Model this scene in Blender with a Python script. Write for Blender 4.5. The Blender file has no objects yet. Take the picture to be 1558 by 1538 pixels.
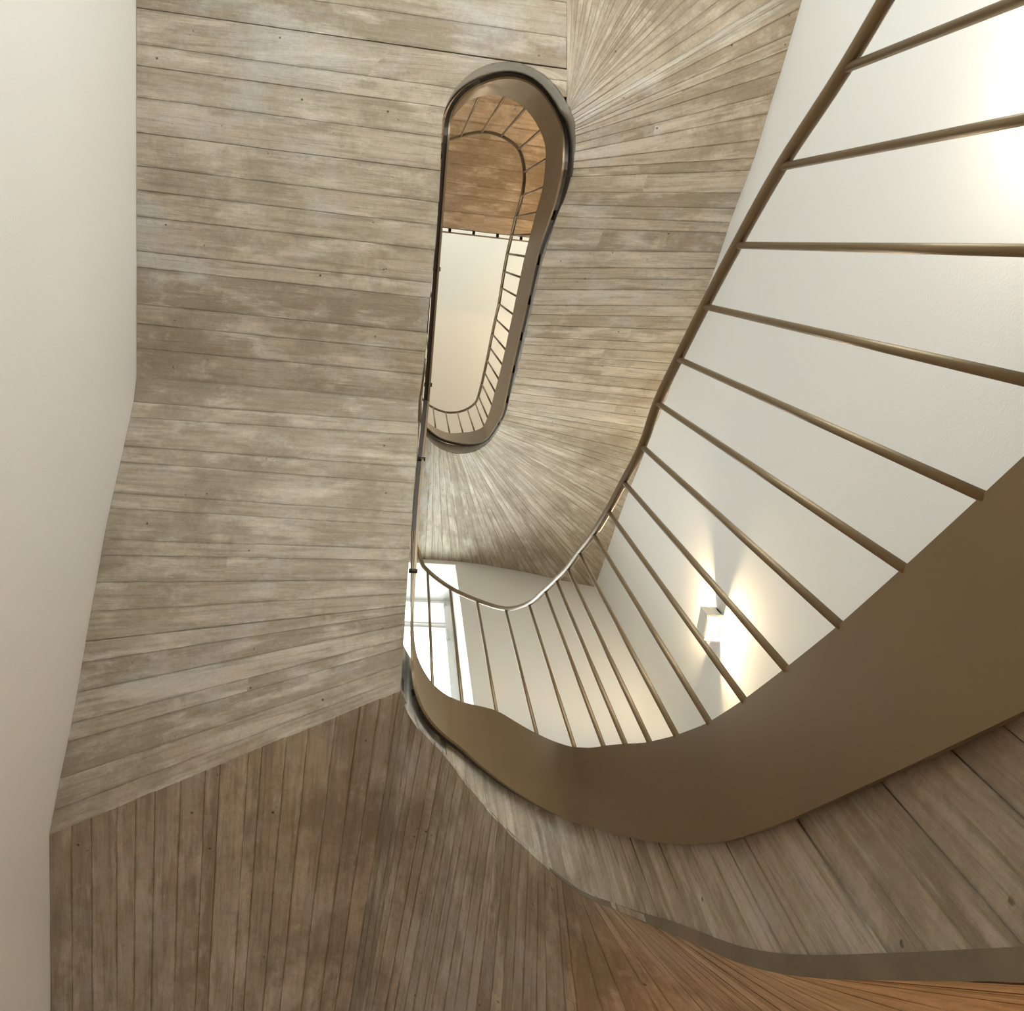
import bpy, bmesh, math, random
import numpy as np
from mathutils import Vector, Matrix

random.seed(7)
scene = bpy.context.scene
col = scene.collection

# ---------------------------------------------------------------- camera / light
FPX, ZX, ZY, YAW = 1300.0, 628.0, 364.0, math.radians(5.6)   # focal length in px, zenith point, yaw
SC = 0.92            # metres per survey unit
EYE = 0.9            # eye height above the floor, survey units
dz = np.array([ZX - 779, 769 - ZY, -FPX]); dz /= np.linalg.norm(dz)
ax = np.array([1.0, 0, 0]); ax -= dz * (ax @ dz); ax /= np.linalg.norm(ax)
ay = np.cross(dz, ax)
cc, ss = math.cos(YAW), math.sin(YAW)
ROT = np.array([cc * ax + ss * ay, -ss * ax + cc * ay, dz])   # camera -> world

cam_data = bpy.data.cameras.new('camera')
cam_data.sensor_width = 36.0
cam_data.lens = FPX / 1558.0 * 36.0
cam_data.clip_start = 0.02
cam = bpy.data.objects.new('camera', cam_data)
m = Matrix([[*ROT[0], 0], [*ROT[1], 0], [*ROT[2], EYE * SC], [0, 0, 0, 1]])
cam.matrix_world = m
col.objects.link(cam)
scene.camera = cam

scene.view_settings.view_transform = 'Standard'
scene.view_settings.look = 'None'
scene.view_settings.exposure = 0.58
scene.view_settings.gamma = 1.0
scene.view_settings.use_curve_mapping = False

SKY = 4.6
w = bpy.data.worlds.new('overcast_sky'); scene.world = w; w.use_nodes = True
bg = w.node_tree.nodes['Background']
bg.inputs[0].default_value = (0.905, 0.95, 1.0, 1); bg.inputs[1].default_value = SKY
LAMP_W = 60.0


def portal(x0, x1, h0, h1, y, facing):
    """daylight portal lying in a window opening (guides the sky's light, adds none)"""
    l = bpy.data.lights.new('window_portal', 'AREA'); l.shape = 'RECTANGLE'
    l.size = (x1 - x0) * SC; l.size_y = (h1 - h0) * SC
    l.cycles.is_portal = True
    o = bpy.data.objects.new('window_portal', l)
    o.location = ((x0 + x1) / 2 * SC, y * SC, ((h0 + h1) / 2 + EYE) * SC)
    o.rotation_euler = (math.radians(90), 0, 0) if facing > 0 else (math.radians(-90), 0, 0)
    col.objects.link(o)


# ---------------------------------------------------------------- survey helpers
def ray(u, v):
    r = ROT @ np.array([u - 779, 769 - v, -FPX])
    return r[:2] / r[2]


def at(u, v, h):
    q = ray(u, v) * h
    return np.array([q[0], q[1], h])


def lerp_tab(tab, t):
    xs = [a for a, _ in tab]; ys = [b for _, b in tab]
    return float(np.interp(t, xs, ys))


WL = lambda y: -1.086 - 0.02625 * (y - 0.638)      # left wall line  X(Y)
WR = lambda y: 1.468 + 0.066 * y                  # right wall line X(Y)
YF, YN, YB = 2.55, 2.89, -2.15                       # front wall, niche window wall, back wall
H_TOP = 9.5


def on_left(u, v):
    q = ray(u, v); h = (-1.086 + 0.02625 * 0.638) / (q[0] + 0.02625 * q[1]); return np.array([*(q * h), h])


def on_right(u, v):
    q = ray(u, v); h = 1.468 / (q[0] - 0.066 * q[1]); return np.array([*(q * h), h])


def on_front(u, v, y=YF):
    q = ray(u, v); h = y / q[1]; return np.array([*(q * h), h])


def stadium(xl, xr, cy, top):
    r = (xr - xl) / 2; cx = (xl + xr) / 2; p = []
    for Y in np.linspace(top, cy, 60, endpoint=False): p.append((xr, Y))
    for a in np.linspace(0, np.pi, 80): p.append((cx + r * np.cos(a), cy + r * np.sin(a)))
    for Y in np.linspace(cy, top, 60)[1:]: p.append((xl, Y))
    for a in np.linspace(np.pi, 2 * np.pi, 80)[1:]: p.append((cx + r * np.cos(a), top + r * np.sin(a)))
    return np.array(p)


def hit(u, v, P, lo=0.3, hi=12):
    """point of the vertical surface over plan curve P seen at pixel (u,v)"""
    q = ray(u, v); cr = P[:, 0] * q[1] - P[:, 1] * q[0]; best = None
    for i in range(len(P) - 1):
        if cr[i] * cr[i + 1] <= 0 and cr[i] != cr[i + 1]:
            t = cr[i] / (cr[i] - cr[i + 1]); W = P[i] + t * (P[i + 1] - P[i])
            h = W @ q / (q @ q)
            if lo < h < hi and (best is None or h > best[2]):
                best = np.array([W[0], W[1], h])
    return best


# ---------------------------------------------------------------- object helpers
def tag(o, label=None, cat=None, group=None, kind=None):
    if label: o['label'] = label
    if cat: o['category'] = cat
    if group: o['group'] = group
    if kind: o['kind'] = kind
    return o


def empty(name, loc, label, cat, group=None):
    o = bpy.data.objects.new(name, None)
    o.location = Vector((loc[0] * SC, loc[1] * SC, (loc[2] + EYE) * SC)); o.empty_display_size = 0.1
    col.objects.link(o)
    return tag(o, label, cat, group)


def mesh_obj(name, verts, faces, mat, parent=None, uvs=None, smooth=False, kind=None, uv2=None):
    off = Vector((0, 0, 0)); p = parent
    while p is not None:
        off += p.location; p = p.parent
    vs = [Vector((v[0] * SC, v[1] * SC, (v[2] + EYE) * SC)) - off for v in verts]
    me = bpy.data.meshes.new(name); me.from_pydata(vs, [], faces)
    if uvs is not None:
        lay = me.uv_layers.new(name='UVMap')
        for poly in me.polygons:
            for li in poly.loop_indices:
                lay.data[li].uv = uvs[me.loops[li].vertex_index]
    if uv2 is not None:
        lay = me.uv_layers.new(name='edge')
        for li, lp in enumerate(me.loops): lay.data[li].uv = uv2[lp.vertex_index]
    if smooth: me.polygons.foreach_set('use_smooth', [True] * len(me.polygons))
    me.materials.append(mat); me.update()
    o = bpy.data.objects.new(name, me); col.objects.link(o)
    if parent is not None: o.parent = parent
    if kind: o['kind'] = kind
    return o


def box(name, x0, x1, y0, y1, h0, h1, mat, parent=None, kind=None):
    v = [(x, y, h) for h in (h0, h1) for y in (y0, y1) for x in (x0, x1)]
    f = [(0, 2, 3, 1), (4, 5, 7, 6), (0, 1, 5, 4), (2, 6, 7, 3), (0, 4, 6, 2), (1, 3, 7, 5)]
    return mesh_obj(name, v, f, mat, parent, kind=kind)


def prism(name, plan, h0, h1, mat, parent=None, kind=None):
    n = len(plan)
    v = [(x, y, h0) for x, y in plan] + [(x, y, h1) for x, y in plan]
    f = [tuple(range(n))[::-1], tuple(range(n, 2 * n))]
    f += [(i, (i + 1) % n, n + (i + 1) % n, n + i) for i in range(n)]
    o = mesh_obj(name, v, f, mat, parent, kind=kind)
    bm = bmesh.new(); bm.from_mesh(o.data); bmesh.ops.recalc_face_normals(bm, faces=bm.faces); bm.to_mesh(o.data); bm.free()
    return o


def tube(name, path, r, mat, parent, sides=10, cap=True):
    P = [np.array(p, float) for p in path]; V = []; Fc = []
    up = np.array([0, 0, 1.0]) if abs((P[-1] - P[0])[2]) < 0.95 * np.linalg.norm(P[-1] - P[0]) else np.array([1.0, 0, 0])
    for i, p in enumerate(P):
        t = P[min(i + 1, len(P) - 1)] - P[max(i - 1, 0)]; t = t / np.linalg.norm(t)
        a = np.cross(t, up); a /= np.linalg.norm(a); b = np.cross(a, t)
        for k in range(sides):
            an = 2 * math.pi * k / sides
            V.append(p + r * (a * math.cos(an) + b * math.sin(an)))
    for i in range(len(P) - 1):
        for k in range(sides):
            k2 = (k + 1) % sides
            Fc.append((i * sides + k, i * sides + k2, (i + 1) * sides + k2, (i + 1) * sides + k))
    if cap:
        Fc.append(tuple(range(sides))[::-1]); n = (len(P) - 1) * sides; Fc.append(tuple(range(n, n + sides)))
    return mesh_obj(name, V, Fc, mat, parent, smooth=True)


# ---------------------------------------------------------------- materials
def newmat(name):
    mt = bpy.data.materials.new(name); mt.use_nodes = True
    nt = mt.node_tree; b = nt.nodes['Principled BSDF']
    return mt, nt, b


def N(nt, typ, **kw):
    n = nt.nodes.new(typ)
    for k, v in kw.items(): setattr(n, k, v)
    return n


def mixc(nt, fac, a, b, blend='MIX'):
    n = N(nt, 'ShaderNodeMix', data_type='RGBA', blend_type=blend)
    for s, val in ((n.inputs['Factor'], fac), (n.inputs[6], a), (n.inputs[7], b)):
        if hasattr(val, 'is_output'): nt.links.new(val, s)
        elif isinstance(val, (int, float)): s.default_value = val
        else: s.default_value = (*val, 1)
    return n.outputs[2]


def ramp(nt, src, stops):
    r = N(nt, 'ShaderNodeValToRGB'); e = r.color_ramp.elements
    while len(e) < len(stops): e.new(0.5)
    for el, (p, c) in zip(e, stops):
        el.position = p; el.color = (*c, 1) if not isinstance(c, (int, float)) else (c, c, c, 1)
    nt.links.new(src, r.inputs[0]); return r.outputs[0]


def concrete(name, dark, mid, light, stain=0.6):
    mt, nt, b = newmat(name); L = nt.links
    uv = N(nt, 'ShaderNodeTexCoord'); geo = N(nt, 'ShaderNodeNewGeometry'); oi = N(nt, 'ShaderNodeObjectInfo')

    def stretched(su, sv, scale, detail, rough=0.6, dist=0.0):
        mp = N(nt, 'ShaderNodeMapping'); mp.inputs['Scale'].default_value = (su, sv, 1); L.new(uv.outputs['UV'], mp.inputs[0])
        n = N(nt, 'ShaderNodeTexNoise'); n.inputs['Scale'].default_value = scale; n.inputs['Detail'].default_value = detail
        n.inputs['Roughness'].default_value = rough; n.inputs['Distortion'].default_value = dist
        L.new(mp.outputs[0], n.inputs['Vector']); return n.outputs[0]

    def cloud(scale, detail, rough=0.6):
        n = N(nt, 'ShaderNodeTexNoise'); n.inputs['Scale'].default_value = scale; n.inputs['Detail'].default_value = detail; n.inputs['Roughness'].default_value = rough
        L.new(geo.outputs['Position'], n.inputs['Vector']); return n.outputs[0]

    def math_(op, a, b_):
        n = N(nt, 'ShaderNodeMath', operation=op)
        for s_, v in ((n.inputs[0], a), (n.inputs[1], b_)):
            if hasattr(v, 'is_output'): L.new(v, s_)
            else: s_.default_value = v
        return n.outputs[0]

    g1 = stretched(1.5, 30, 1.6, 9, 0.7, 0.5)      # fine grain lines
    g2 = stretched(2.2, 9, 1.3, 6, 0.65)           # broad streaks along the board
    g3 = stretched(5, 55, 2.0, 5, 0.7)             # finest fibres
    bl = cloud(2.3, 8, 0.72); bl2 = cloud(6.5, 6, 0.7); fine = cloud(95, 4, 0.75)
    lo = tuple(0.62 * d + 0.38 * m_ for d, m_ in zip(dark, mid)); hi = tuple(0.55 * l + 0.45 * m_ for l, m_ in zip(light, mid))
    base = ramp(nt, oi.outputs['Random'], [(0.0, lo), (0.25, mid), (0.75, mid), (1.0, hi)])
    c = mixc(nt, ramp(nt, g1, [(0.38, 0.6), (0.53, 0.0)]), base, dark)
    c = mixc(nt, ramp(nt, g2, [(0.50, 0.0), (0.66, 0.85)]), c, light)
    c = mixc(nt, ramp(nt, g3, [(0.58, 0.0), (0.72, 0.55)]), c, light)
    c = mixc(nt, ramp(nt, g3, [(0.30, 0.5), (0.42, 0.0)]), c, dark)
    c = mixc(nt, ramp(nt, bl, [(0.36, 0.7), (0.5, 0.0)]), c, tuple(d * 0.95 for d in dark))
    grey = tuple(sum(light) / 3 * k for k in (0.98, 0.96, 0.93))
    c = mixc(nt, ramp(nt, bl, [(0.53, 0.0), (0.68, stain)]), c, grey)
    c = mixc(nt, ramp(nt, bl2, [(0.60, 0.0), (0.74, 0.5)]), c, tuple(min(1, k * 1.08) for k in light))
    c = mixc(nt, ramp(nt, bl2, [(0.28, 0.45), (0.40, 0.0)]), c, dark)
    # joints: broken dark / limewashed edges
    um = N(nt, 'ShaderNodeUVMap'); um.uv_map = 'edge'; sx = N(nt, 'ShaderNodeSeparateXYZ'); L.new(um.outputs[0], sx.inputs[0])
    ed = math_('ABSOLUTE', math_('SUBTRACT', sx.outputs[1], 0.5), 0.0)
    wob = math_('ADD', ed, math_('MULTIPLY', math_('SUBTRACT', bl2, 0.5), 0.35))
    c = mixc(nt, ramp(nt, wob, [(0.42, 0.0), (0.52, 0.55)]), c, tuple(d * 0.8 for d in dark))
    wl_ = math_('ADD', ed, math_('MULTIPLY', math_('SUBTRACT', g2, 0.5), 0.5))
    c = mixc(nt, ramp(nt, wl_, [(0.50, 0.0), (0.56, 0.6)]), c, tuple(min(1, k * 1.12) for k in light))
    # knots
    mp3 = N(nt, 'ShaderNodeMapping'); mp3.inputs['Scale'].default_value = (2.4, 8, 1); L.new(uv.outputs['UV'], mp3.inputs[0])
    vo = N(nt, 'ShaderNodeTexVoronoi'); vo.inputs['Scale'].default_value = 1.0; L.new(mp3.outputs[0], vo.inputs['Vector'])
    c = mixc(nt, ramp(nt, math_('ADD', vo.outputs['Distance'], math_('MULTIPLY', math_('SUBTRACT', fine, 0.5), 0.12)), [(0.07, 0.5), (0.17, 0.0)]), c, dark)
    # pits and speckle
    vp = N(nt, 'ShaderNodeTexVoronoi'); vp.inputs['Scale'].default_value = 30; L.new(geo.outputs['Position'], vp.inputs['Vector'])
    pit = math_('MULTIPLY', ramp(nt, vp.outputs['Distance'], [(0.08, 1.0), (0.15, 0.0)]), ramp(nt, cloud(11, 2), [(0.61, 0.0), (0.66, 0.85)]))
    c = mixc(nt, pit, c, tuple(d * 0.35 for d in dark))
    c = mixc(nt, 0.35, c, ramp(nt, fine, [(0.36, 0.68), (0.64, 1.0)]), 'MULTIPLY')
    c = mixc(nt, 1.0, c, (1.09, 1.09, 1.09), 'MULTIPLY')
    L.new(c, b.inputs['Base Color'])
    b.inputs['Roughness'].default_value = 0.85; b.inputs['Specular IOR Level'].default_value = 0.2
    hgt = math_('ADD', math_('MULTIPLY', fine, 0.4), math_('ADD', g1, math_('MULTIPLY', g3, 0.5)))
    hgt = math_('SUBTRACT', hgt, math_('MULTIPLY', pit, 1.5))
    bp = N(nt, 'ShaderNodeBump'); bp.inputs['Strength'].default_value = 0.6; bp.inputs['Distance'].default_value = 0.006
    L.new(hgt, bp.inputs['Height']); L.new(bp.outputs[0], b.inputs['Normal'])
    return mt


def plain(name, colr, rough=0.6, metal=0.0, var=0.04, scale=3.0, bump=0.0, spec=0.5):
    mt, nt, b = newmat(name); L = nt.links
    geo = N(nt, 'ShaderNodeNewGeometry')
    n1 = N(nt, 'ShaderNodeTexNoise'); n1.inputs['Scale'].default_value = scale; n1.inputs['Detail'].default_value = 5
    L.new(geo.outputs['Position'], n1.inputs['Vector'])
    c = ramp(nt, n1.outputs[0], [(0.3, tuple(x * (1 - var) for x in colr)), (0.7, tuple(min(1, x * (1 + var)) for x in colr))])
    L.new(c, b.inputs['Base Color']); b.inputs['Roughness'].default_value = rough; b.inputs['Metallic'].default_value = metal
    b.inputs['Specular IOR Level'].default_value = spec
    if bump:
        n2 = N(nt, 'ShaderNodeTexNoise'); n2.inputs['Scale'].default_value = 160; L.new(geo.outputs['Position'], n2.inputs['Vector'])
        bp = N(nt, 'ShaderNodeBump'); bp.inputs['Strength'].default_value = bump; bp.inputs['Distance'].default_value = 0.003
        L.new(n2.outputs[0], bp.inputs['Height']); L.new(bp.outputs[0], b.inputs['Normal'])
    return mt


M_CONC = concrete('board_marked_concrete', (0.25, 0.203, 0.14), (0.42, 0.36, 0.272), (0.60, 0.54, 0.44))
M_WARM = M_CONC
M_RIM = plain('smooth_concrete', (0.50, 0.47, 0.40), 0.8, var=0.18, scale=9, bump=0.4, spec=0.2)
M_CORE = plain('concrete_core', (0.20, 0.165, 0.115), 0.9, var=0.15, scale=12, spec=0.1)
M_WALL = plain('white_plaster', (0.815, 0.80, 0.755), 0.85, var=0.015, scale=1.2, bump=0.15, spec=0.2)
M_CEIL = plain('cream_plaster', (0.84, 0.80, 0.71), 0.85, var=0.01, scale=1.2, spec=0.2)
M_FLOOR = plain('grey_stone_floor', (0.12, 0.08, 0.048), 0.5, var=0.1, scale=6)
M_STEEL = plain('bronze_painted_steel', (0.24, 0.17, 0.092), 0.36, metal=0.55, var=0.05, scale=5)
M_DARK = plain('dark_steel', (0.06, 0.05, 0.04), 0.4, metal=0.7, var=0.1, scale=10)  # steel of the standoffs, and the dark shade laid into the plate joint
M_FRAME = plain('white_window_paint', (0.82, 0.81, 0.77), 0.4, var=0.01)
M_LAMP = plain('pale_lamp_metal', (0.62, 0.58, 0.5), 0.5, var=0.03)
M_HINGE = plain('brushed_metal', (0.55, 0.53, 0.5), 0.35, metal=0.8)


def glass():
    mt = bpy.data.materials.new('window_glass'); mt.use_nodes = True; nt = mt.node_tree
    nt.nodes.clear(); out = N(nt, 'ShaderNodeOutputMaterial'); tr = N(nt, 'ShaderNodeBsdfTransparent'); gl = N(nt, 'ShaderNodeBsdfGlossy')
    gl.inputs['Roughness'].default_value = 0.02; fr = N(nt, 'ShaderNodeLayerWeight'); fr.inputs['Blend'].default_value = 0.5
    pw = N(nt, 'ShaderNodeMath', operation='POWER'); nt.links.new(fr.outputs['Facing'], pw.inputs[0]); pw.inputs[1].default_value = 4.0
    ma = N(nt, 'ShaderNodeMath', operation='MULTIPLY_ADD'); nt.links.new(pw.outputs[0], ma.inputs[0]); ma.inputs[1].default_value = 0.6; ma.inputs[2].default_value = 0.03
    mx = N(nt, 'ShaderNodeMixShader'); nt.links.new(ma.outputs[0], mx.inputs[0]); nt.links.new(tr.outputs[0], mx.inputs[1]); nt.links.new(gl.outputs[0], mx.inputs[2])
    tr.inputs[0].default_value = (0.97, 0.99, 0.98, 1)
    nt.links.new(mx.outputs[0], out.inputs[0]); return mt


def emit(name, c, s):
    mt = bpy.data.materials.new(name); mt.use_nodes = True; nt = mt.node_tree; nt.nodes.clear()
    out = N(nt, 'ShaderNodeOutputMaterial'); e = N(nt, 'ShaderNodeEmission'); e.inputs[0].default_value = (*c, 1); e.inputs[1].default_value = s
    nt.links.new(e.outputs[0], out.inputs[0]); return mt


M_GLASS = glass()
M_BULB = emit('warm_bulb_glow', (1.0, 0.78, 0.48), 60)


# ---------------------------------------------------------------- concrete strips
def strip(name, R, parent, mat, th=0.02, seg=4, up=(0, 0, 1), e=0.0008, jit=0.003):
    """one board imprint spanned by rulings R = [(end A, end B), ...]; visible face away from `up`"""
    R = [(np.array(a, float), np.array(b, float)) for a, b in R]; up = np.array(up, float); m_ = len(R)
    out = []
    for j, (a, b) in enumerate(R):
        if j in (0, m_ - 1):
            k = 1 if j == 0 else m_ - 2
            wi, wo = np.linalg.norm(R[k][0] - a), np.linalg.norm(R[k][1] - b)
            fi, fo = min(0.12, e / max(wi, 1e-4)), min(0.12, e / max(wo, 1e-4))
            a, b = a + fi * (R[k][0] - a), b + fo * (R[k][1] - b)
        out.append((a, b))
    d = -up * random.uniform(0, jit); e *= random.choice((0.3, 0.6, 1.0, 1.3)); V = []; UV = []; U2 = []; Fc = []; uo, vo = random.uniform(0, 50), random.uniform(0, 50)
    for k in range(seg + 1):
        t = k / seg; w_ = 0.0; prev = None
        for a, b in out:
            p = a + t * (b - a)
            if prev is not None: w_ += np.linalg.norm(p - prev)
            prev = p; V += [p + d, p + up * th]; u = uo + t * np.linalg.norm(b - a); UV += [(u, vo + w_)] * 2; U2.append((u, w_))
        wt = max(w_, 1e-5); U2[-m_:] = [(uu, ww / wt) for uu, ww in U2[-m_:]]
    row = 2 * m_
    for k in range(seg):
        for j in range(m_ - 1):
            i = k * row + 2 * j; Fc.append((i, i + 2, i + 2 + row, i + row))
        i = k * row; Fc.append((i, i + row, i + row + 1, i + 1)); i = k * row + row - 2; Fc.append((i, i + 1, i + row + 1, i + row))
    for j in range(m_ - 1):
        i = 2 * j; Fc.append((i, i + 1, i + 3, i + 2)); i = seg * row + 2 * j; Fc.append((i, i + 2, i + 3, i + 1))
    return mesh_obj(name, V, Fc, mat, parent, UV, uv2=[x for x in U2 for _ in (0, 1)])


def resample(rul, width, which=1):
    """rulings (inner, outer) -> evenly spaced ones, `width` apart along the outer (1) or inner (0) edge"""
    pts = np.array([r[which] for r in rul]); s = np.r_[0, np.cumsum(np.linalg.norm(np.diff(pts, axis=0), axis=1))]
    n = max(1, int(round(s[-1] / width))); cuts = [0.0]
    for i in range(1, n): cuts.append(i + random.uniform(-0.22, 0.22))
    cuts.append(n); out = []
    I = np.array([r[0] for r in rul]); O = np.array([r[1] for r in rul])
    f = lambda q: (np.array([np.interp(q, s, I[:, k]) for k in range(3)]), np.array([np.interp(q, s, O[:, k]) for k in range(3)]))
    qs = [c_ / n * s[-1] for c_ in cuts]
    for a, b in zip(qs[:-1], qs[1:]):
        out.append([f(a)] + [f(x) for x in s if a + .004 < x < b - .004] + [f(b)])
    return out


def flat(brds):
    """ruling list of a list of boards"""
    out = [r for b in brds for r in b[:-1]]; out.append(brds[-1][-1]); return out


def boards(brds, parent, mat, split=0.18, **kw):
    for R in brds:
        i0, o0 = R[0]
        j0 = random.uniform(-0.003, 0.002) / max(0.2, np.linalg.norm(o0 - i0))
        R = [(i + j0 * (o - i), o) for i, o in R]
        if random.random() < split:
            t = random.uniform(0.25, 0.75); mid = [i + t * (o - i) for i, o in R]
            strip('board', [(i, m_) for (i, o), m_ in zip(R, mid)], parent, mat, seg=4, **kw)
            strip('board', [(m_, o) for (i, o), m_ in zip(R, mid)], parent, mat, seg=4, **kw)
        else:
            strip('board', R, parent, mat, seg=8, **kw)


def core(brds, parent, lo=0.012, hi=0.2, name='slab', mat=None, seg=8, inset=0.02):
    rul = flat(brds); V = []; Fc = []; n = len(rul); row = 2 * (seg + 1)
    for i, o in rul:
        for k in range(seg + 1):
            p = i + inset / max(.3, np.linalg.norm(o - i)) * (o - i) * (1 - k / seg) + k / seg * (o - i); V += [p + [0, 0, lo], p + [0, 0, hi]]
    for r in range(n - 1):
        for k in range(seg):
            a, b = r * row + 2 * k, (r + 1) * row + 2 * k
            Fc += [(a, b, b + 2, a + 2), (a + 1, a + 3, b + 3, b + 1)]
        a, b = r * row, (r + 1) * row; Fc.append((a, a + 1, b + 1, b))
        a, b = a + 2 * seg, b + 2 * seg; Fc.append((a, b, b + 1, a + 1))
    for r in (0, n - 1):
        for k in range(seg):
            a = r * row + 2 * k; Fc.append((a, a + 2, a + 3, a + 1) if r == 0 else (a, a + 1, a + 3, a + 2))
    return mesh_obj(name, V, Fc, mat or M_CORE, parent)


# ================================================================ SETTING
wl = [(WL(YB), YB), (WL(YN + .25), YN + .25)]
prism('wall_left', [wl[0], wl[1], (wl[1][0] - .25, wl[1][1]), (wl[0][0] - .25, wl[0][1])], -EYE, H_TOP, M_WALL, kind='structure')
wr = [(WR(YB), YB), (WR(YF), YF)]
prism('wall_right', [wr[0], (wr[0][0] + .25, YB), (wr[1][0] + .25, YF), wr[1]], -EYE, H_TOP, M_WALL, kind='structure')
NX = 0.515          # right edge of the window niche
NH = 6.66          # niche ceiling
prism('wall_front', [(NX, YF), (WR(YF) + .25, YF), (WR(YF) + .25, YN + .25), (NX, YN + .25)], -EYE, H_TOP, M_WALL, kind='structure')
box('wall_front_lintel', WL(YF), NX, YF, YN + .25, NH, H_TOP, M_WALL, kind='structure')
WX0, WX1, WH0 = -0.75, 0.492, 3.6
box('wall_front_apron', WL(YN), NX, YN, YN + .25, -EYE, WH0, M_WALL, kind='structure')
box('wall_front_pier', WL(YN), WX0, YN, YN + .25, WH0, NH, M_WALL, kind='structure')
box('wall_front_jamb', WX1, NX, YN, YN + .25, WH0, NH, M_WALL, kind='structure')
box('floor', WL(YB) - .25, WR(YF) + .25, YB - .25, YN + .25, -EYE - .2, -EYE, M_FLOOR, kind='structure')
box('ceiling', WL(YB) - .25, WR(YF) + .25, YB - .25, YN + .25, H_TOP, H_TOP + .2, M_CEIL, kind='structure')

# unseen back-wall windows: lower inferred from the daylight, upper added to brighten the ceiling
BX0, BX1 = -0.92, 1.15
bands = [(-EYE, 1.25, None), (1.25, 3.0, 1), (3.0, 7.75, None), (7.75, 9.35, 1), (9.35, H_TOP, None)]
for h0, h1, op in bands:
    if op is None:
        box('wall_back', WL(YB) - .25, WR(YB) + .25, YB - .25, YB, h0, h1, M_WALL, kind='structure')
    else:
        box('wall_back', WL(YB) - .25, BX0, YB - .25, YB, h0, h1, M_WALL, kind='structure')
        box('wall_back', BX1, WR(YB) + .25, YB - .25, YB, h0, h1, M_WALL, kind='structure')


def window(name, x0, x1, y0, h0, h1, transom=None, inward=-1):
    """white frame + optional transom + panes; y0 = inner face of the frame, inward = direction of the room"""
    t = bpy.data.objects.new(name, None); t.location = (0, 0, 0); col.objects.link(t); t['kind'] = 'structure'
    fw, d = 0.055, 0.07; y1 = y0 - inward * d; ya, yb = min(y0, y1), max(y0, y1)
    box('window_frame', x0, x0 + fw, ya, yb, h0, h1, M_FRAME, t); box('window_frame', x1 - fw, x1, ya, yb, h0, h1, M_FRAME, t)
    box('window_frame', x0 + fw, x1 - fw, ya, yb, h0, h0 + fw, M_FRAME, t); box('window_frame', x0 + fw, x1 - fw, ya, yb, h1 - fw, h1, M_FRAME, t)
    ym = (y0 + y1) / 2
    if transom:
        box('transom', x0 + fw, x1 - fw, ya - .012, yb, transom - .045, transom + .045, M_FRAME, t)
        box('transom_moulding', x0 + fw, x1 - fw, ya - .03, ya - .012, transom - .02, transom + .02, M_FRAME, t)
        box('pane', x0 + fw, x1 - fw, ym - .004, ym + .004, h0 + fw, transom - .045, M_GLASS, t)
        box('pane', x0 + fw, x1 - fw, ym - .004, ym + .004, transom + .045, h1 - fw, M_GLASS, t)
    else:
        box('pane', x0 + fw, x1 - fw, ym - .004, ym + .004, h0 + fw, h1 - fw, M_GLASS, t)
    return t


TR = on_front(660, 955, YN)[2]
w1 = window('window_1', WX0, WX1, YN - .01, WH0, NH, transom=TR, inward=-1)
w1['label'] = 'tall white framed window with a transom, behind the balusters'
for h in (on_front(697, 912, YN)[2], on_front(702, 963, YN)[2]):
    box('window_hinge', WX1 - .05, WX1 - .03, YN - .03, YN - .01, h - .16, h, M_HINGE, w1)
portal(WX0, WX1, WH0, NH, YN + .1, -1)
for i, (h0, h1) in enumerate([(1.25, 3.0), (7.75, 9.35)]):  # the second, unseen, is added for daylight on the top ceiling
    window('window_%d' % (i + 2), BX0, BX1, YB - .08, h0, h1, inward=1)
    portal(BX0, BX1, h0, h1, YB - .17, 1)

# ================================================================ UPPER LANDING (flat, left/top)
H1 = 3.65
P_UP = stadium(0.117, 0.59, 1.22, -0.43)       # plan line of the upper balustrade plate
P_UPC = stadium(0.085, 0.61, 1.24, -0.43)      # plan line of the concrete edge
edge_left = [at(u, v, H1) for u, v in [(692, 158), (680, 185), (673, 230), (666, 330), (660, 400), (652, 480), (645, 560), (637, 610)]]
ARC_C = ((0.085 + 0.61) / 2, -0.43, (0.61 - 0.085) / 2)
arc_pt = lambda deg: np.array([ARC_C[0] + ARC_C[2] * math.cos(math.radians(deg)), ARC_C[1] + ARC_C[2] * math.sin(math.radians(deg)), H1])
edge_left = [arc_pt(184)] + edge_left[3:]
edge_arc = [arc_pt(a) for a in list(np.linspace(184, 270, 14)) + list(np.linspace(270, 328, 10))[1:]]
I_TOP = 13
bound = [arc_pt(328), at(862, 0, H1)]


def bound_x(y):
    (x0, y0), (x1, y1) = bound[0][:2], bound[1][:2]
    return x0 + (y - y0) * (x1 - x0) / (y1 - y0)


yk_in, yk_out = edge_left[-1][1], on_left(211, 570)[1]
ytop_arc = edge_arc[I_TOP][1]; yl_arc = edge_arc[0][1]
rul_land = []
ys_ = [YB] + list(np.linspace(ytop_arc - .6, ytop_arc - .0018, 4)) + [float(p[1]) for p in edge_arc[:I_TOP][::-1]] + list(np.linspace(yl_arc + .03, yk_in + .006, 14))
le = sorted([(p[1], p[0]) for p in edge_left]); la = sorted([(p[1], p[0]) for p in edge_arc[:I_TOP + 1]])
for y in ys_:
    if y <= ytop_arc: xi = bound_x(y)
    elif y <= yl_arc: xi = lerp_tab(la, y)
    else: xi = lerp_tab(le, y)
    yo = y + (yk_out - yk_in)
    rul_land.append((np.array([xi, y, H1]), np.array([WL(yo) + .001, yo, H1])))
land = empty('concrete_landing', (-0.5, -0.4, H1), 'flat board-marked concrete landing overhead, upper left beside the white wall', 'staircase landing')
i_arc = next(i for i, y in enumerate(ys_) if y > ytop_arc - .0009)
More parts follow.
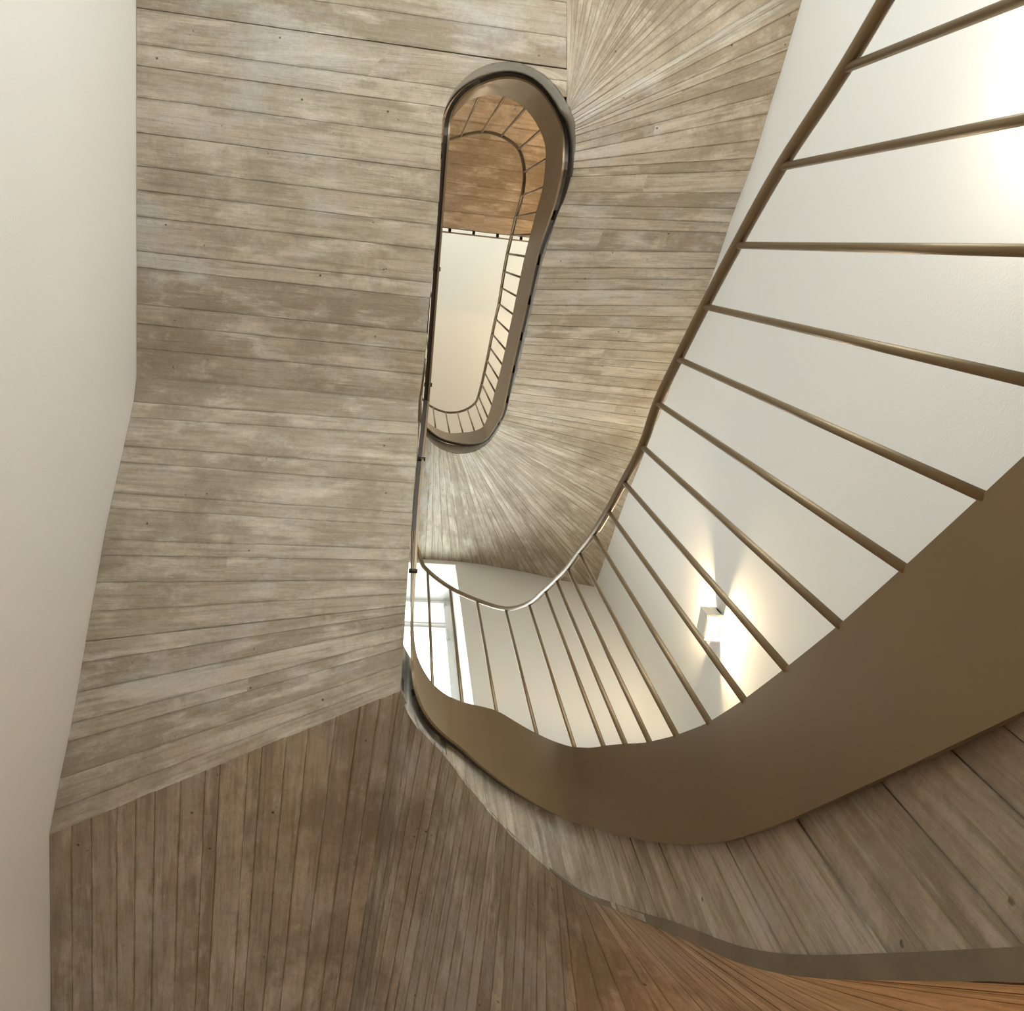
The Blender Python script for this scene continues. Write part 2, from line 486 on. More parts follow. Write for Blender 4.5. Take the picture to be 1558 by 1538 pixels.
rA = resample(rul_land[:i_arc], 0.105); rB = resample([(np.array([lerp_tab(la, ytop_arc + .001), ytop_arc, H1]), rul_land[i_arc - 1][1])] + rul_land[i_arc:], 0.105)
boards(rA, land, M_CONC, 0.16); boards(rB, land, M_CONC, 0.16)
core(rA, land); core(rB, land)
# small pieces right of the arc
lar = sorted([(p[1], p[0]) for p in edge_arc[I_TOP:]])
yy = [ytop_arc + .002] + [float(p[1]) for p in edge_arc[I_TOP + 1:-1]]
tri = resample([(np.array([lerp_tab(lar, y), y, H1]), np.array([bound_x(y), y, H1])) for y in yy], 0.06)
boards(tri, land, M_CONC, 0.0); core(tri, land)


def cheek(name, low, hi, parent, mat, thick=0.0):
    """smooth vertical rim following the points `low`, up to height function/offset `hi`, as many quads"""
    V = []; Fc = []; UV = []; s = 0
    for k, p in enumerate(low):
        if k: s += np.linalg.norm(np.array(p) - np.array(low[k - 1]))
        V += [(p[0], p[1], p[2]), (p[0], p[1], p[2] + hi)]; UV += [(0, s), (hi, s)]
    for k in range(len(low) - 1): Fc.append((2 * k, 2 * k + 2, 2 * k + 3, 2 * k + 1))
    return mesh_obj(name, V, Fc, mat, parent, UV, smooth=True)


def densify(pts, n=6):
    """Catmull-Rom through the points"""
    P = [np.array(p, float) for p in pts]; out = []
    for i in range(len(P) - 1):
        p0, p1, p2, p3 = P[max(i - 1, 0)], P[i], P[i + 1], P[min(i + 2, len(P) - 1)]
        for k in range(n):
            t = k / n
            out.append(0.5 * ((2 * p1) + (-p0 + p2) * t + (2 * p0 - 5 * p1 + 4 * p2 - p3) * t * t + (-p0 + 3 * p1 - 3 * p2 + p3) * t ** 3))
    out.append(P[-1]); return out


cheek('well_rim', densify(edge_left[::-1] + edge_arc[1:]), 0.3, land, M_RIM)

# ================================================================ LEFT FLIGHT (rises from lower landing to upper landing)
wtab = [(611, 570), (668, 643), (716, 682), (790, 760), (878, 878), (912, 950), (946, 1045), (1050, 1270)]
WEDGE = [(637, 610), (632, 720), (626, 800), (619, 880), (615, 950), (611, 1010), (609, 1050)]
WALLPX = [(211, 570), (200, 625), (187, 685), (163, 790), (151, 860), (139, 925), (123, 1020), (107, 1110), (90, 1190), (75, 1270)]


def hA(u, v):
    h = 4.4625 / (1 + 1.25 * ray(u, v)[1]); return at(u, v, min(h, H1))


rul_A = []
for v in [611, 640, 668, 716, 750, 790, 830, 878, 912, 946, 980, 1015, 1050]:
    vi = v if v > 611 else 610
    ui = float(np.interp(vi, [p[1] for p in WEDGE], [p[0] for p in WEDGE]))
    vo = lerp_tab(wtab, v); uo = float(np.interp(vo, [p[1] for p in WALLPX], [p[0] for p in WALLPX]))
    rul_A.append((hA(ui, vi), on_left(uo, vo) + np.array([0.001, 0, 0])))
rul_A[0] = (rul_land[-1][0].copy() - [0, .004, 0], rul_land[-1][1].copy() - [0, .004, 0])
flA = empty('stair_flight', (-0.5, 1.1, 3.0), 'straight board-marked concrete stair flight along the left white wall', 'stair flight')
rAf = resample(rul_A, 0.098)
boards(rAf, flA, M_CONC, 0.16); core(rAf, flA)
cheek('well_rim', densify([r[0] for r in rul_A], 3), 0.28, flA, M_RIM)

# ================================================================ RIGHT WINDING FLIGHT (rises round the well above)
flC = empty('stair_flight', (1.0, 0.6, 4.6), 'winding concrete stair flight fanning round the right side of the oblong well', 'stair flight')
C_IN = [(872, 150), (873, 176), (876, 208), (872, 262), (862, 295), (848, 330), (825, 400), (800, 510), (780, 590), (765, 640), (745, 672), (720, 688), (690, 690), (665, 680), (648, 664)]


def c_inner(u, v):
    p = hit(u, v, P_UPC, 3.3, 8.5)
    return p


def level_to_wall(p, u, v):
    """horizontal ruling from p through the direction of pixel (u,v) at the same level, out to the enclosing walls"""
    q = at(u, v, p[2]); d = q - p; d /= np.linalg.norm(d); best = 9
    for f in (lambda t: WR(p[1] + t * d[1]) - (p[0] + t * d[0]), lambda t: YF - (p[1] + t * d[1]), lambda t: (p[1] + t * d[1]) - YB):
        lo, hi_ = 0, 8
        if f(hi_) < 0:
            for _ in range(50):
                mm = (lo + hi_) / 2
                if f(mm) > 0: lo = mm
                else: hi_ = mm
            best = min(best, lo)
    return p + d * best


in_pts = []
for u, v in C_IN:
    p = c_inner(u, v)
    if p is None: p = at(u, v, H1)
    in_pts.append(p)
# keep the edge level-monotone and never below the landing
hs = [p[2] for p in in_pts]; hs[0] = H1
for i, h in enumerate((3.65, 3.665, 3.69, 3.745, 3.805, 3.90)): hs[i] = h if i == 0 else max(h, min(hs[i], h + .02))
for i in range(1, len(hs)): hs[i] = max(hs[i], hs[i - 1] + 0.006)
in_pts = [at(u, v, h) for (u, v), h in zip(C_IN, hs)]; in_pts[0] = arc_pt(328)
in_dense = densify(in_pts, 8)


def inner_at(u, v):
    """nearest point of the dense inner edge to pixel (u,v)"""
    best = None
    for p in in_dense:
        r = ROT.T @ p; px, py = 779 + FPX * r[0] / -r[2], 769 - FPX * r[1] / -r[2]
        d = (px - u) ** 2 + (py - v) ** 2
        if best is None or d < best[0]: best = (d, p)
    return best[1]


C_RUL = [((872, 150), (862, 0), 'L'), ((874, 154), (905, 0), 'L'), ((875, 158), (980, 0), 'L'), ((877, 164), (1090, 0), 'L'),
         ((879, 178), (1160, 5), 'L'), ((880, 190), (1220, 0), 'R'), ((880, 205), (1191, 100), 'R'), ((878, 228), (1170, 165), 'R'), ((874, 255), (1148, 240), 'R'),
         ((864, 290), (1128, 292), 'R'), ((848, 330), (1110, 340), 'R'), ((825, 400), (1090, 402), 'R'), ((812, 452), (1070, 455), 'R'),
         ((800, 510), (1047, 520), 'R'), ((787, 563), (1022, 585), 'R'), ((775, 610), (1000, 640), 'R'), ((765, 640), (980, 690), 'R'),
         ((756, 656), (955, 752), 'R'), ((748, 668), (937, 800), 'R'), ((740, 677), (920, 850), 'R'), ((731, 684), (905, 894), 'R'),
         ((721, 688), (850, 882), 'F'), ((710, 690), (798, 870), 'F'), ((692, 690), (730, 858), 'F'), ((675, 685), (688, 853), 'F'), ((660, 675), (655, 851), 'F'), ((648, 664), (628, 850), 'F')]
rul_C = []
for (iu, iv), (ou, ov), k in C_RUL:
    p = inner_at(iu, iv)
    o = level_to_wall(p, ou, ov) if k == 'L' else on_right(ou, ov) if k == 'R' else on_front(ou, ov)
    rul_C.append((p, o))
kc = next(i for i in range(1, len(rul_C)) if abs(rul_C[i][1][1] - YB) > .01)
pm = (rul_C[kc - 1][0] + rul_C[kc][0]) / 2
rul_C.insert(kc, (pm, np.array([WR(YB), YB, pm[2]])))
rCf = resample(rul_C, 0.085)
boards(rCf, flC, M_CONC, 0.16); core(rCf, flC)
cheek('well_rim', in_dense, 0.3, flC, M_RIM)

# ================================================================ LOWER LANDING + WINDERS (brown soffit) AND ITS CHEEK
P_LO = stadium(0.085, 0.56, 1.365, -1.25)      # plan line of the lower balustrade plate
P_LOC = stadium(0.065, 0.58, 1.385, -1.25)
flB = empty('stair_flight', (0.3, 2.2, 2.3), 'lowest concrete landing and winders, brown board-marked underside at the bottom', 'stair flight')
CHK = [(609, 1050), (616, 1068), (625, 1087), (640, 1110), (658, 1132), (680, 1154), (715, 1200), (754, 1246), (803, 1295), (845, 1330), (889, 1363), (930, 1380), (969, 1396), (1015, 1415), (1061, 1434), (1110, 1456), (1160, 1472), (1215, 1482), (1275, 1487), (1338, 1488), (1450, 1489), (1558, 1489)]
chk = []
for i, (u, v) in enumerate(CHK):
    p = hit(u, v, P_LOC, 0.4, 2.7) if i > 1 else None
    chk.append(p if p is not None else at(u, v, 2.62 - 0.02 * i))
hh = [p[2] for p in chk]
for i in range(1, len(hh)): hh[i] = min(hh[i], hh[i - 1] - 0.004)
chk = [at(u, v, h) for (u, v), h in zip(CHK, hh)]
slope = (chk[-3][2] - chk[-1][2]) / (chk[-3][1] - chk[-1][1])
for Y in (0.3, 0.0, -0.3, -0.6, -0.9):
    chk.append(np.array([0.58, Y, chk[-1][2] - slope * (chk[-1][1] - Y)]))
chk_d = densify(chk, 6)


def chk_at(u, v):
    best = None
    for p in chk_d[:6 * (len(CHK) - 1) + 1]:
        r = ROT.T @ p; px, py = 779 + FPX * r[0] / -r[2], 769 - FPX * r[1] / -r[2]
        d = (px - u) ** 2 + (py - v) ** 2
        if best is None or d < best[0]: best = (d, p)
    return best[1]


fold_w, fold_i = on_left(75, 1270), chk[0]
foldpx = lambda u: (u, 1270 + (u - 75) * (1050 - 1270) / (609 - 75))


def fold_at(u):
    # point of the fold line seen in column u
    lo, hi_ = 0.0, 1.0
    for _ in range(40):
        t = (lo + hi_) / 2; p = fold_w + t * (fold_i - fold_w); r = ROT.T @ p
        if 779 + FPX * r[0] / -r[2] < u: lo = t
        else: hi_ = t
    return fold_w + t * (fold_i - fold_w)


rul_B = []
for u, u2 in [(75, 78), (170, 171), (235, 229), (301, 287), (400, 371), (499, 449), (560, 495), (609, 532)]:
    p = fold_at(u) if 75 < u < 609 else (fold_w if u == 75 else fold_i)
    h2 = p[2] - (0.035 if u < 200 else 0.02)
    q = at(u2, 1538, h2); d = q - p
    t = (YN - .003 - p[1]) / d[1]
    o = p + d * t
    if u == 75: o = np.array([WL(YN) + .001, YN - .003, p[2] - .045])
    rul_B.append((p, o))
B_RUL = [((640, 1110), (562, 1538)), ((680, 1154), (607, 1538)), ((715, 1200), (655, 1538)), ((744, 1236), (705, 1538)), ((780, 1272), (757, 1538)), ((823, 1312), (824, 1538)), ((850, 1333), (868, 1514)), ((885, 1360), (947, 1514)), ((921, 1377), (1060, 1538)),
         ((1000, 1409), (1172, 1538)), ((1072, 1438), (1233, 1529)), ((1143, 1468), (1322, 1529)), ((1200, 1480), (1558, 1529)), ((1297, 1488), (1558, 1511)), ((1420, 1489), (1558, 1499)), ((1540, 1489), (1650, 1493))]


def level_niche(p, u, v):
    q = at(u, v, p[2]); d = q - p; d /= np.linalg.norm(d)
    def inside(t):
        x, y = p[0] + t * d[0], p[1] + t * d[1]
        if x < NX - .003: return y < YN - .003 
        return y < YF - .003 and x < WR(y) - .002
    lo = 0
    t = 0
    while inside(t) and t < 6: t += 0.004
    return p + d * t


for (iu, iv), (ou, ov) in B_RUL:
    p = chk_at(iu, iv); rul_B.append((p, level_niche(p, ou, ov)))
for p in chk[-5:]:
    rul_B.append((p, np.array([WR(p[1]) - .002, p[1], p[2]])))
# left part: even boards on the flat landing; right part: fan
nl = 8
rBl = resample(rul_B[:nl], 0.082, 0); rBf = resample(rul_B[nl - 1:], 0.044, 0)
boards(rBl, flB, M_WARM, 0.25); boards(rBf, flB, M_WARM, 0.2)
core(rBl + rBf, flB, hi=0.16)

# cheek (side of the slab facing the well): vertical board marks + dark rim strip along its foot
cs = np.r_[0, np.cumsum([np.linalg.norm(chk_d[i + 1][:2] - chk_d[i][:2]) for i in range(len(chk_d) - 1)])]
CD = np.array(chk_d)
cp = lambda s: np.array([np.interp(s, cs, CD[:, k]) for k in range(3)])


def outward(p):
    d = np.array([p[0] - .3225, p[1] - 1.385, 0]) if p[1] > 1.385 else np.array([1.0 if p[0] > .3225 else -1.0, 0, 0])
    return d / np.linalg.norm(d)


s0 = cs[6 * 5]
cut = [s0]
while cut[-1] < cs[-1] - .06: cut.append(cut[-1] + random.uniform(0.045, 0.075))
s_dark = cs[6 * 12]
UPV = np.array([0, 0, 1.0])
for a, b in zip(cut[:-1], cut[1:]):
    foot = 0.012 + 0.022 * min(1, max(0, (a - s_dark) / .25))
    strip('board', [(cp(q) + UPV * foot, cp(q) + UPV * .42) for q in np.linspace(a, b, 4)], flB, M_CONC, th=0.016, seg=2, up=outward(cp((a + b) / 2)), e=0.0007, jit=0.003)
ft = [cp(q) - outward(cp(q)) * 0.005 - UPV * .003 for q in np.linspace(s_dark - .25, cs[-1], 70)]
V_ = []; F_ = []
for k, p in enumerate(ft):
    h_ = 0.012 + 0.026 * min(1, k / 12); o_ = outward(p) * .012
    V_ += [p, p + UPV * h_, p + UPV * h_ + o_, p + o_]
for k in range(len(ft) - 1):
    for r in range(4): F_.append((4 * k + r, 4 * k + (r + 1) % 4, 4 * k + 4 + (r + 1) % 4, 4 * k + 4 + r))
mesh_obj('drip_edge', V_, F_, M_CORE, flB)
cheek('slab_side', [p + outward(p) * 0.006 for p in chk_d], 0.42, flB, M_RIM)

# ================================================================ BALUSTRADES
def path_len(P):
    P = np.array(P); return np.r_[0, np.cumsum(np.linalg.norm(np.diff(P[:, :2], axis=0), axis=1))]


def plate(name, XY, hb, ht, parent, th=0.009):
    """upright steel band following plan XY between heights hb..ht (thin but solid)"""
    XY = np.array(XY); n = len(XY); V = []; Fc = []; UV = []
    T = np.gradient(XY, axis=0); T /= np.linalg.norm(T, axis=1)[:, None]; Nn = np.c_[-T[:, 1], T[:, 0]]
    s = path_len(XY)
    for k in range(n):
        a, b = XY[k] - Nn[k] * th / 2, XY[k] + Nn[k] * th / 2
        V += [(*a, hb[k]), (*b, hb[k]), (*b, ht[k]), (*a, ht[k])]; UV += [(s[k], hb[k])] * 2 + [(s[k], ht[k])] * 2
    for k in range(n - 1):
        i, j = 4 * k, 4 * k + 4
        for q in range(4): Fc.append((i + q, i + (q + 1) % 4, j + (q + 1) % 4, j + q))
    Fc += [(0, 3, 2, 1), (4 * n - 4, 4 * n - 3, 4 * n - 2, 4 * n - 1)]
    o = mesh_obj(name, V, Fc, M_STEEL, parent, UV)
    bm = bmesh.new(); bm.from_mesh(o.data); bmesh.ops.recalc_face_normals(bm, faces=bm.faces)
    for f in bm.faces: f.smooth = True
    for e in bm.edges:
        if len(e.link_faces) == 2 and e.calc_face_angle(0) > 0.7: e.smooth = False
    bm.to_mesh(o.data); bm.free()
    return o


def shade_strip(XY, hb, parent, a, b, S, centre, o0=0.005, o1=0.021, lift=0.012, th=0.008):
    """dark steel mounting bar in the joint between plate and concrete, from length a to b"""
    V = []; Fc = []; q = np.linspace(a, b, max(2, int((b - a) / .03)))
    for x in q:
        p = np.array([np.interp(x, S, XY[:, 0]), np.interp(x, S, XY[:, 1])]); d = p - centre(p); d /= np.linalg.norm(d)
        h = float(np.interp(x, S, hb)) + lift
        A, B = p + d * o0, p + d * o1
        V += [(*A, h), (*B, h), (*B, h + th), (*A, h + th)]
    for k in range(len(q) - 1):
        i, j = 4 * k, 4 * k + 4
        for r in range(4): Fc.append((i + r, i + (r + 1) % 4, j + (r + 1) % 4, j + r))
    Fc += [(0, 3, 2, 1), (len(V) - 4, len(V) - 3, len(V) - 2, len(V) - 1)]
    return mesh_obj('mounting_bar', V, Fc, M_DARK, parent)  # dark colour replaces the shadow inside the joint


# ---- lower balustrade -------------------------------------------------------
rlo = empty('stair_balustrade', (0.56, 0.3, 0.6), 'large bronze steel balustrade with a broad curved plate in the right foreground', 'balustrade')
PB = [(1558, 1085), (1500, 1113), (1400, 1160), (1300, 1205), (1200, 1250), (1110, 1281), (1060, 1285), (1000, 1282), (930, 1268), (870, 1250), (830, 1232), (780, 1202), (740, 1172), (700, 1135), (662, 1105), (648, 1087), (638, 1068), (631, 1045)]
PT = [(1558, 700), (1500, 754), (1376, 867), (1278, 954), (1200, 1016), (1135, 1065), (1079, 1101), (1028, 1120), (985, 1130), (945, 1132), (925, 1134), (900, 1138), (868, 1136), (840, 1127), (810, 1113), (785, 1099), (757, 1081), (730, 1075), (700, 1068), (671.5, 1054), (652, 1035), (638, 1010), (631, 993)]
# plan polyline: straight right leg, round end, left leg drawn from its line along the left flight
leg = [((627, 1012), 2.68), ((626, 975), 2.76), ((627, 945), None), ((630, 890), None), ((632, 860), None), ((635, 800), None), ((638.5, 750), None), ((643, 700), None), ((652, 610), None)]
xy_leg, hb_leg = [], []
for (u, v), h in leg:
    p = hA(u, v) if h is None else at(u, v, h)
    h2 = p[2] + (0.05 if h is None else 0.0); q = at(u, v, h2); xy_leg.append(q[:2]); hb_leg.append(h2)
right = [(0.56, Y) for Y in np.linspace(-0.95, 1.365, 50)]
r_ = 0.2375
arc = [(0.3225 + r_ * math.cos(a), 1.365 + r_ * math.sin(a)) for a in np.linspace(0, math.radians(172), 60)[1:]]
XYL = np.array(right + arc + [tuple(p) for p in densify(xy_leg, 5)])
sL = path_len(XYL)


def s_of(XY, S, p):
    d = np.linalg.norm(XY - np.array(p[:2]), axis=1); i = int(np.argmin(d)); best = (9, 0)
    for j in (i - 1, i):
        if 0 <= j < len(XY) - 1:
            a, b = XY[j], XY[j + 1]; t = np.clip((np.array(p[:2]) - a) @ (b - a) / ((b - a) @ (b - a) + 1e-12), 0, 1)
            dd = np.linalg.norm(a + t * (b - a) - p[:2])
            if dd < best[0]: best = (dd, S[j] + t * (S[j + 1] - S[j]))
    return best[1]


def prof(pxs, P, XY, S, lo, hi):
    tab = []
    for u, v in pxs:
        p = hit(u, v, P, lo, hi)
        if p is not None: tab.append((s_of(XY, S, p), p[2]))
    return sorted(tab)


n_main = len(right) + len(arc)
tb = prof(PB, P_LO, XYL, sL, 0.5, 3.2); tt = prof(PT, P_LO, XYL, sL, 0.5, 3.4)
k_b = (tb[3][1] - tb[0][1]) / (tb[3][0] - tb[0][0]); k_t = (tt[3][1] - tt[0][1]) / (tt[3][0] - tt[0][0])
tb = [(0, tb[0][1] - k_b * tb[0][0])] + tb; tt = [(0, tt[0][1] - k_t * tt[0][0])] + tt
leg_s = [s_of(XYL, sL, p) for p in xy_leg]
tb = [a for a in tb if a[0] < leg_s[0] - .02] + list(zip(leg_s, hb_leg)); tt = [a for a in tt if a[0] < leg_s[0] - .02] + [(s, h + 0.33) for s, h in zip(leg_s, hb_leg)]


def smooth_tab(tab, S, it=2):
    h = np.interp(S, [a for a, _ in tab], [b for _, b in tab])
    for _ in range(it):
        g = h.copy(); g[1:-1] = 0.25 * h[:-2] + 0.5 * h[1:-1] + 0.25 * h[2:]; h = g
    return h


SF = np.linspace(0, sL[-1], 260); XYF = np.c_[np.interp(SF, sL, XYL[:, 0]), np.interp(SF, sL, XYL[:, 1])]
HB, HT = smooth_tab(tb, SF, 6), smooth_tab(tt, SF, 4)
plate('stringer_plate', XYF, HB, HT, rlo)

cen_lo = lambda p: np.array([.3225, min(p[1], 1.365)])
s_arc_end = sL[n_main - 1]
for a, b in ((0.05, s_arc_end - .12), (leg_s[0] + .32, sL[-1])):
    shade_strip(XYF, HB, rlo, a, b, SF, cen_lo)

BAL = [(650.5, 868), (684.5, 894), (725.5, 913), (769, 926), (804.5, 918), (829, 898), (846, 882), (863.5, 864), (881, 840), (903, 812), (925, 777), (949, 733), (977, 679), (1000, 613), (1032, 546), (1072, 466), (1121, 373), (1188, 254), (1285, 105)]
rail = []
for u, v in BAL[::-1]:
    if u > 1050: q = ray(u, v); h = 0.56 / q[0]; rail.append(np.array([0.56, q[1] * h, h]))
    else: rail.append(hit(u, v, P_LO, 1.2, 4.4))
ys = rail[0][1] - 0.115; hk = (rail[3][2] - rail[0][2]) / (rail[3][1] - rail[0][1]); pre = []
while ys > -0.95:
    pre.append(np.array([0.56, ys, rail[0][2] + (ys - rail[0][1]) * hk])); ys -= 0.115
rail = pre[::-1] + rail
allb = list(rail)
lft = []
for f in np.linspace(0.04, 1, 9):
    s = leg_s[0] + f * (sL[-1] - leg_s[0]); x, y = np.interp(s, sL, XYL[:, 0]), np.interp(s, sL, XYL[:, 1])
    lft.append(np.array([x, y, np.interp(s, SF, HT) + 1.02]))
lead = [at(640, 851, 4.02)]
rail_path = densify(rail + lead + lft, 5)
tube('handrail', rail_path, 0.0105, M_STEEL, rlo, 12)
for p in allb + lft[::2]:
    hb_ = float(np.interp(s_of(XYL, sL, p), SF, HT))
    tube('baluster', [(p[0], p[1], hb_ - .004), (p[0], p[1], p[2])], 0.0062, M_STEEL, rlo, 10)
for u, v in [(640, 705), (627, 880)]:
    p = hA(u, v); tube('standoff', [p + np.array([-.012, 0, .075]), p + np.array([.02, 0, .075])], 0.009, M_DARK, rlo, 10)
for s in np.linspace(0.9, leg_s[0] - .1, 7):
    x, y = np.interp(s, SF, XYF[:, 0]), np.interp(s, SF, XYF[:, 1]); h = float(np.interp(s, SF, HB)) + .09
    if y < 1.365: d = np.array([1, 0, 0.])
    else: d = np.array([x - .3225, y - 1.365, 0]); d /= np.linalg.norm(d)
    tube('standoff', [np.array([x, y, h]) + d * .004, np.array([x, y, h]) + d * .026], 0.012, M_DARK, rlo, 8)

# ---- upper balustrade (seen through the oblong well) --------------------------
rup = empty('stair_balustrade', (0.59, 0.3, 4.0), 'slender bronze balustrade curving inside the oblong well high above', 'balustrade')
cxu, ru = (0.117 + 0.59) / 2, (0.59 - 0.117) / 2
lu0 = at(652, 610, 3.70)
left_u = [(float(np.interp(Y, [-.43, lu0[1]], [0.117, lu0[0]])), Y) for Y in np.linspace(lu0[1], -0.43, 20)]
arc_t = [(cxu + ru * math.cos(a), -0.43 + ru * math.sin(a)) for a in np.linspace(math.pi, 2 * math.pi, 60)[1:]]
right_u = [(0.59, Y) for Y in np.linspace(-0.43, 1.22, 40)[1:]]
arc_b = [(cxu + ru * math.cos(a), 1.22 + ru * math.sin(a)) for a in np.linspace(0, math.radians(165), 50)[1:]]
XYU = np.array(left_u + arc_t + right_u + arc_b); sU = path_len(XYU)
UB = [(730, 130), (770, 118), (810, 128), (840, 165), (858, 215), (857, 260), (845, 310), (820, 380), (800, 470), (775, 580), (765, 630), (750, 655), (720, 675), (690, 672), (660, 660), (652, 652)]
UT = [(757, 144), (793, 159), (820, 194), (832, 238), (828, 284), (817, 322), (800, 387), (793, 419), (787, 448), (781.5, 476), (775.5, 503), (770.5, 528), (764.5, 554), (759.5, 575), (754, 595), (749, 615), (744, 632), (737, 648), (723, 655.5), (702, 658), (680, 659), (661, 650)]
UR = [(701, 207), (733, 201), (763, 207), (789, 227), (798, 262), (794, 298), (785, 330), (778.5, 358), (772, 386), (767, 413), (763, 438), (759, 462), (754, 485), (749, 508), (745, 528), (741, 548), (737, 566), (733, 584), (728, 602), (723, 613), (711, 622), (696, 627), (678, 627), (659, 620)]
fb = prof(UB, P_UP, XYU, sU, 3.2, 9); ft = prof(UT, P_UP, XYU, sU, 3.4, 9.2)
s_l = path_len(np.array(left_u))[-1]
fb = [(0, 3.70), (s_l, 3.70)] + [a for a in fb if a[0] > s_l + .1]; ft = [(0, 4.1), (s_l, 4.1)] + [a for a in ft if a[0] > s_l + .1]
SU = np.linspace(0, sU[-1], 260); XYUF = np.c_[np.interp(SU, sU, XYU[:, 0]), np.interp(SU, sU, XYU[:, 1])]
HBU, HTU = smooth_tab(fb, SU, 8), smooth_tab(ft, SU, 8)
plate('stringer_plate', XYUF, HBU, HTU, rup, th=0.008)
cen_up = lambda p: np.array([cxu, max(-.43, min(p[1], 1.22))])
s_r0 = path_len(XYU[:len(left_u) + len(arc_t)])[-1]; s_r1 = s_r0 + 1.65
shade_strip(XYUF, HBU, rup, 0.0, s_r0 + .25, SU, cen_up)
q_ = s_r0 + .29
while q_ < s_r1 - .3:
    shade_strip(XYUF, HBU, rup, q_, q_ + .15, SU, cen_up); q_ += .2
shade_strip(XYUF, HBU, rup, q_, sU[-1], SU, cen_up)
ur = [hit(u, v, P_UP, 4.2, 9.3) for u, v in UR]; ur = [p for p in ur if p is not None]
lu = [np.array([0.117, Y, 5.35]) for Y in np.linspace(0.55, -0.40, 8)] + [np.array([cxu + ru * math.cos(math.radians(a)), -.43 + ru * math.sin(math.radians(a)), 5.36]) for a in (196, 212)]
ur_path = densify(lu + ur + [np.array([cxu + ru * math.cos(math.radians(a)), 1.22 + ru * math.sin(math.radians(a)), h]) for a, h in ((135, 7.75), (155, 7.85), (172, 7.92))], 5)
tube('handrail', ur_path, 0.0105, M_STEEL, rup, 10)
for p in lu[:8:2] + ur:
    hb_ = float(np.interp(s_of(XYU, sU, p), SU, HTU))
    tube('baluster', [(p[0], p[1], hb_ - .004), (p[0], p[1], p[2])], 0.0062, M_STEEL, rup, 8)
for u, v in [(663, 410), (650, 590)]:
    p = at(u, v, H1); tube('standoff', [p + np.array([-.012, 0, .085]), p + np.array([.022, 0, .085])], 0.009, M_DARK, rup, 10)
for s in list(np.linspace(1.0, sU[-1] - .15, 12)):
    x, y, h = np.interp(s, SU, XYUF[:, 0]), np.interp(s, SU, XYUF[:, 1]), float(np.interp(s, SU, HBU)) + .08
    if y < -.43: d = np.array([x - cxu, y + .43, 0])
    elif y > 1.22: d = np.array([x - cxu, y - 1.22, 0])
    else: d = np.array([x - cxu, 0, 0])
    d /= np.linalg.norm(d)
    tube('standoff', [np.array([x, y, h]) + d * .004, np.array([x, y, h]) + d * .022], 0.011, M_DARK, rup, 8)

# ================================================================ TOP STOREY
HS = 7.4
top = empty('concrete_landing', (0.3, -1.0, HS), 'top brown board-marked landing soffit seen through the oblong well', 'staircase landing')
ye0, ye1 = at(674, 346, HS), at(822, 363, HS)
ksl = (ye1[1] - ye0[1]) / (ye1[0] - ye0[0])
rt = []
for y in np.linspace(YB, ye0[1], 6):
    xa, xb = WL(y) + .002, WR(y) - .002
    rt.append((np.array([xa, y + ksl * (xa - ye0[0]), HS]), np.array([xb, y + ksl * (xb - ye0[0]), HS])))
rt[0][0][1] = YB; rt[0][1][1] = YB
rtr = resample(rt, 0.12); boards(rtr, top, M_CONC, 0.8); core(rtr, top)
core(rtr, top, lo=.2, hi=.24, name='floor_finish', mat=M_FRAME)  # unseen pale slab added to bounce light up to the ceiling
tr_ = empty('landing_edge_plate', (0.3, ye0[1] + .03, HS), 'thin steel plate along the edge of the top landing', 'edge plate')
ed = [np.array([x, ye0[1] + ksl * (x - ye0[0]) + .032, 0]) for x in np.linspace(WL(0) + .05, WR(0) - .05, 20)]
plate('plate', [e[:2] for e in ed], [HS + .03] * 20, [HS + .4] * 20, tr_, th=.009)
for x in np.arange(-.9, 1.3, 0.2):
    y = ye0[1] + ksl * (x - ye0[0]); tube('standoff', [(x, y - .004, HS + .07), (x, y + .03, HS + .07)], .012, M_DARK, tr_, 8)

# hidden left flight that closes the turn above the left flight
flD = empty('stair_flight', (-0.5, 0.6, 6.8), 'upper stair flight hidden behind the left flight, rising to the top landing', 'stair flight')
y_a, h_a = rul_C[-1][1][1], 6.5
rd = [(np.array([0.06, Y, h]), np.array([WL(Y) + .002, Y, h])) for Y, h in [(ye0[1] + .06, HS), (0.5, 7.05), (1.4, 6.5), (YF - .01, 6.45)]]
rdr = resample(rd, 0.105); boards(rdr, flD, M_CONC, 0.3); core(rdr, flD)

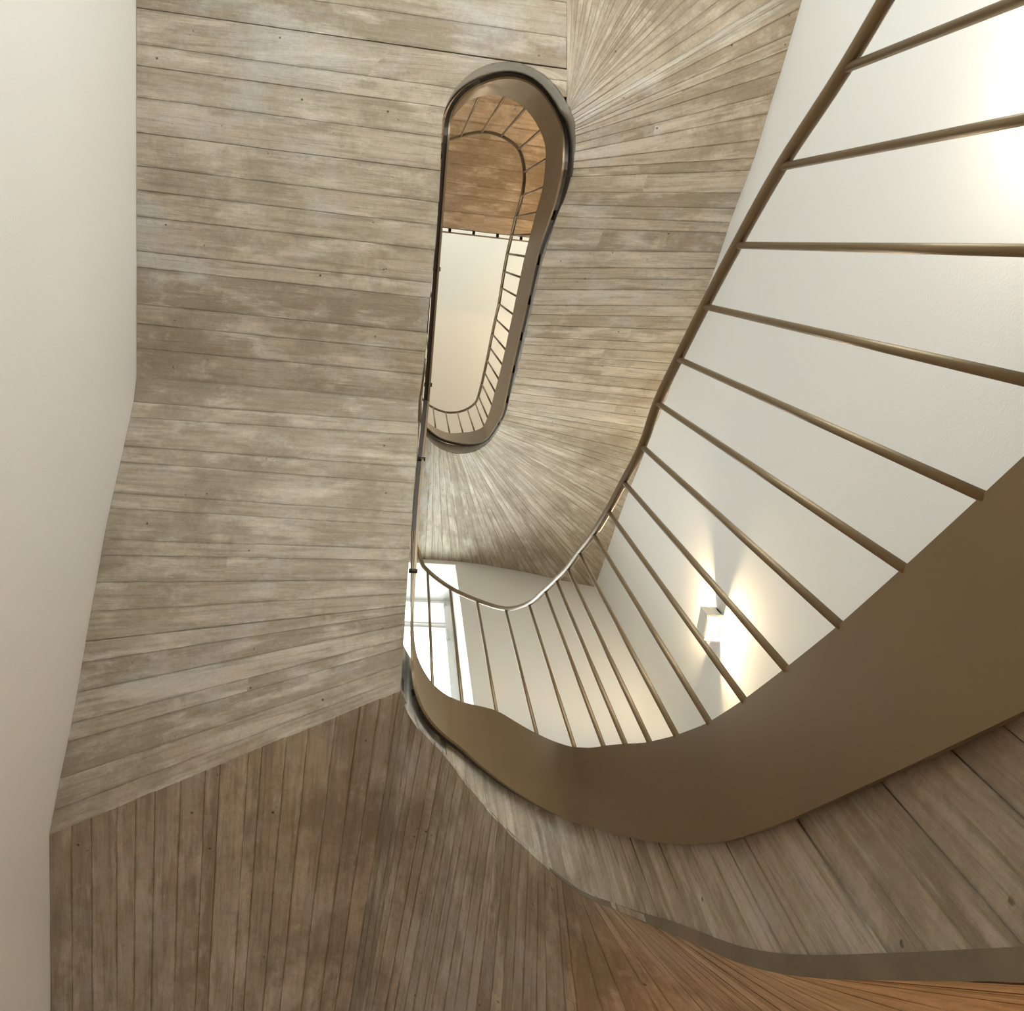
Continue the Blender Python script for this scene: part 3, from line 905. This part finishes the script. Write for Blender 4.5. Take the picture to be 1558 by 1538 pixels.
# ================================================================ WALL LAMPS
def wall_lamp(y, h, label, power=LAMP_W, tint=(1.0, 0.74, 0.42), dz_=-.004, soft=.03):
    """open square sconce on the right wall: back plate, two side plates, front plate, bulb; glows up and down"""
    x = WR(y); t = empty('wall_lamp', (x, y, h), label, 'lamp', 'square wall lamps on the right wall')
    d, wdt, hh_, th = 0.085, 0.14, 0.10, 0.010
    def pl(name, x0, x1, y0, y1, h0, h1):
        box(name, x0, x1, y0, y1, h0, h1, M_LAMP, t)
    pl('back_plate', x - .006 - .008, x - .006 + .004, y - wdt / 2, y + wdt / 2, h - .03, h + .03)
    pl('front_plate', x - d, x - d + th, y - wdt / 2, y + wdt / 2, h - hh_ / 2, h + hh_ / 2)
    pl('side_plate', x - d + th, x + .004, y - wdt / 2, y - wdt / 2 + th, h - hh_ / 2, h + hh_ / 2)
    pl('side_plate', x - d + th, x + .004, y + wdt / 2 - th, y + wdt / 2, h - hh_ / 2, h + hh_ / 2)
    tube('bulb', [(x - .045, y - .035, h), (x - .045, y + .035, h)], 0.016, M_BULB, t, 10)
    l = bpy.data.lights.new('lamp_light', 'POINT'); l.energy = power; l.color = tint; l.shadow_soft_size = soft
    o = bpy.data.objects.new('lamp_light', l); o.parent = t; o.location = (-.045 * SC, 0, dz_); col.objects.link(o)
    return t


LP = on_right(1093, 950)
wall_lamp(LP[1], LP[2], 'glowing square wall lamp on the right wall, behind the balusters')
LQ = on_right(1775, 25)
wall_lamp(LQ[1], LQ[2], 'square wall lamp just outside the right edge, its glow on the wall', 46, (1.0, 0.88, 0.74), .03, .045)
wall_lamp(LP[1] - .1, 0.6, 'square wall lamp low on the right wall under the lowest winders', 150, (1.0, 0.50, 0.18), -.017, .03)
wall_lamp(-0.7, 5.75, 'square wall lamp high on the right wall under the top landing', 72, (1.0, 0.58, 0.24), .012)
wall_lamp(0.8, 8.3, 'square wall lamp on the right wall close below the top ceiling', 70, (1.0, 0.85, 0.64))  # added light source, out of view, lifts the ceiling above the well
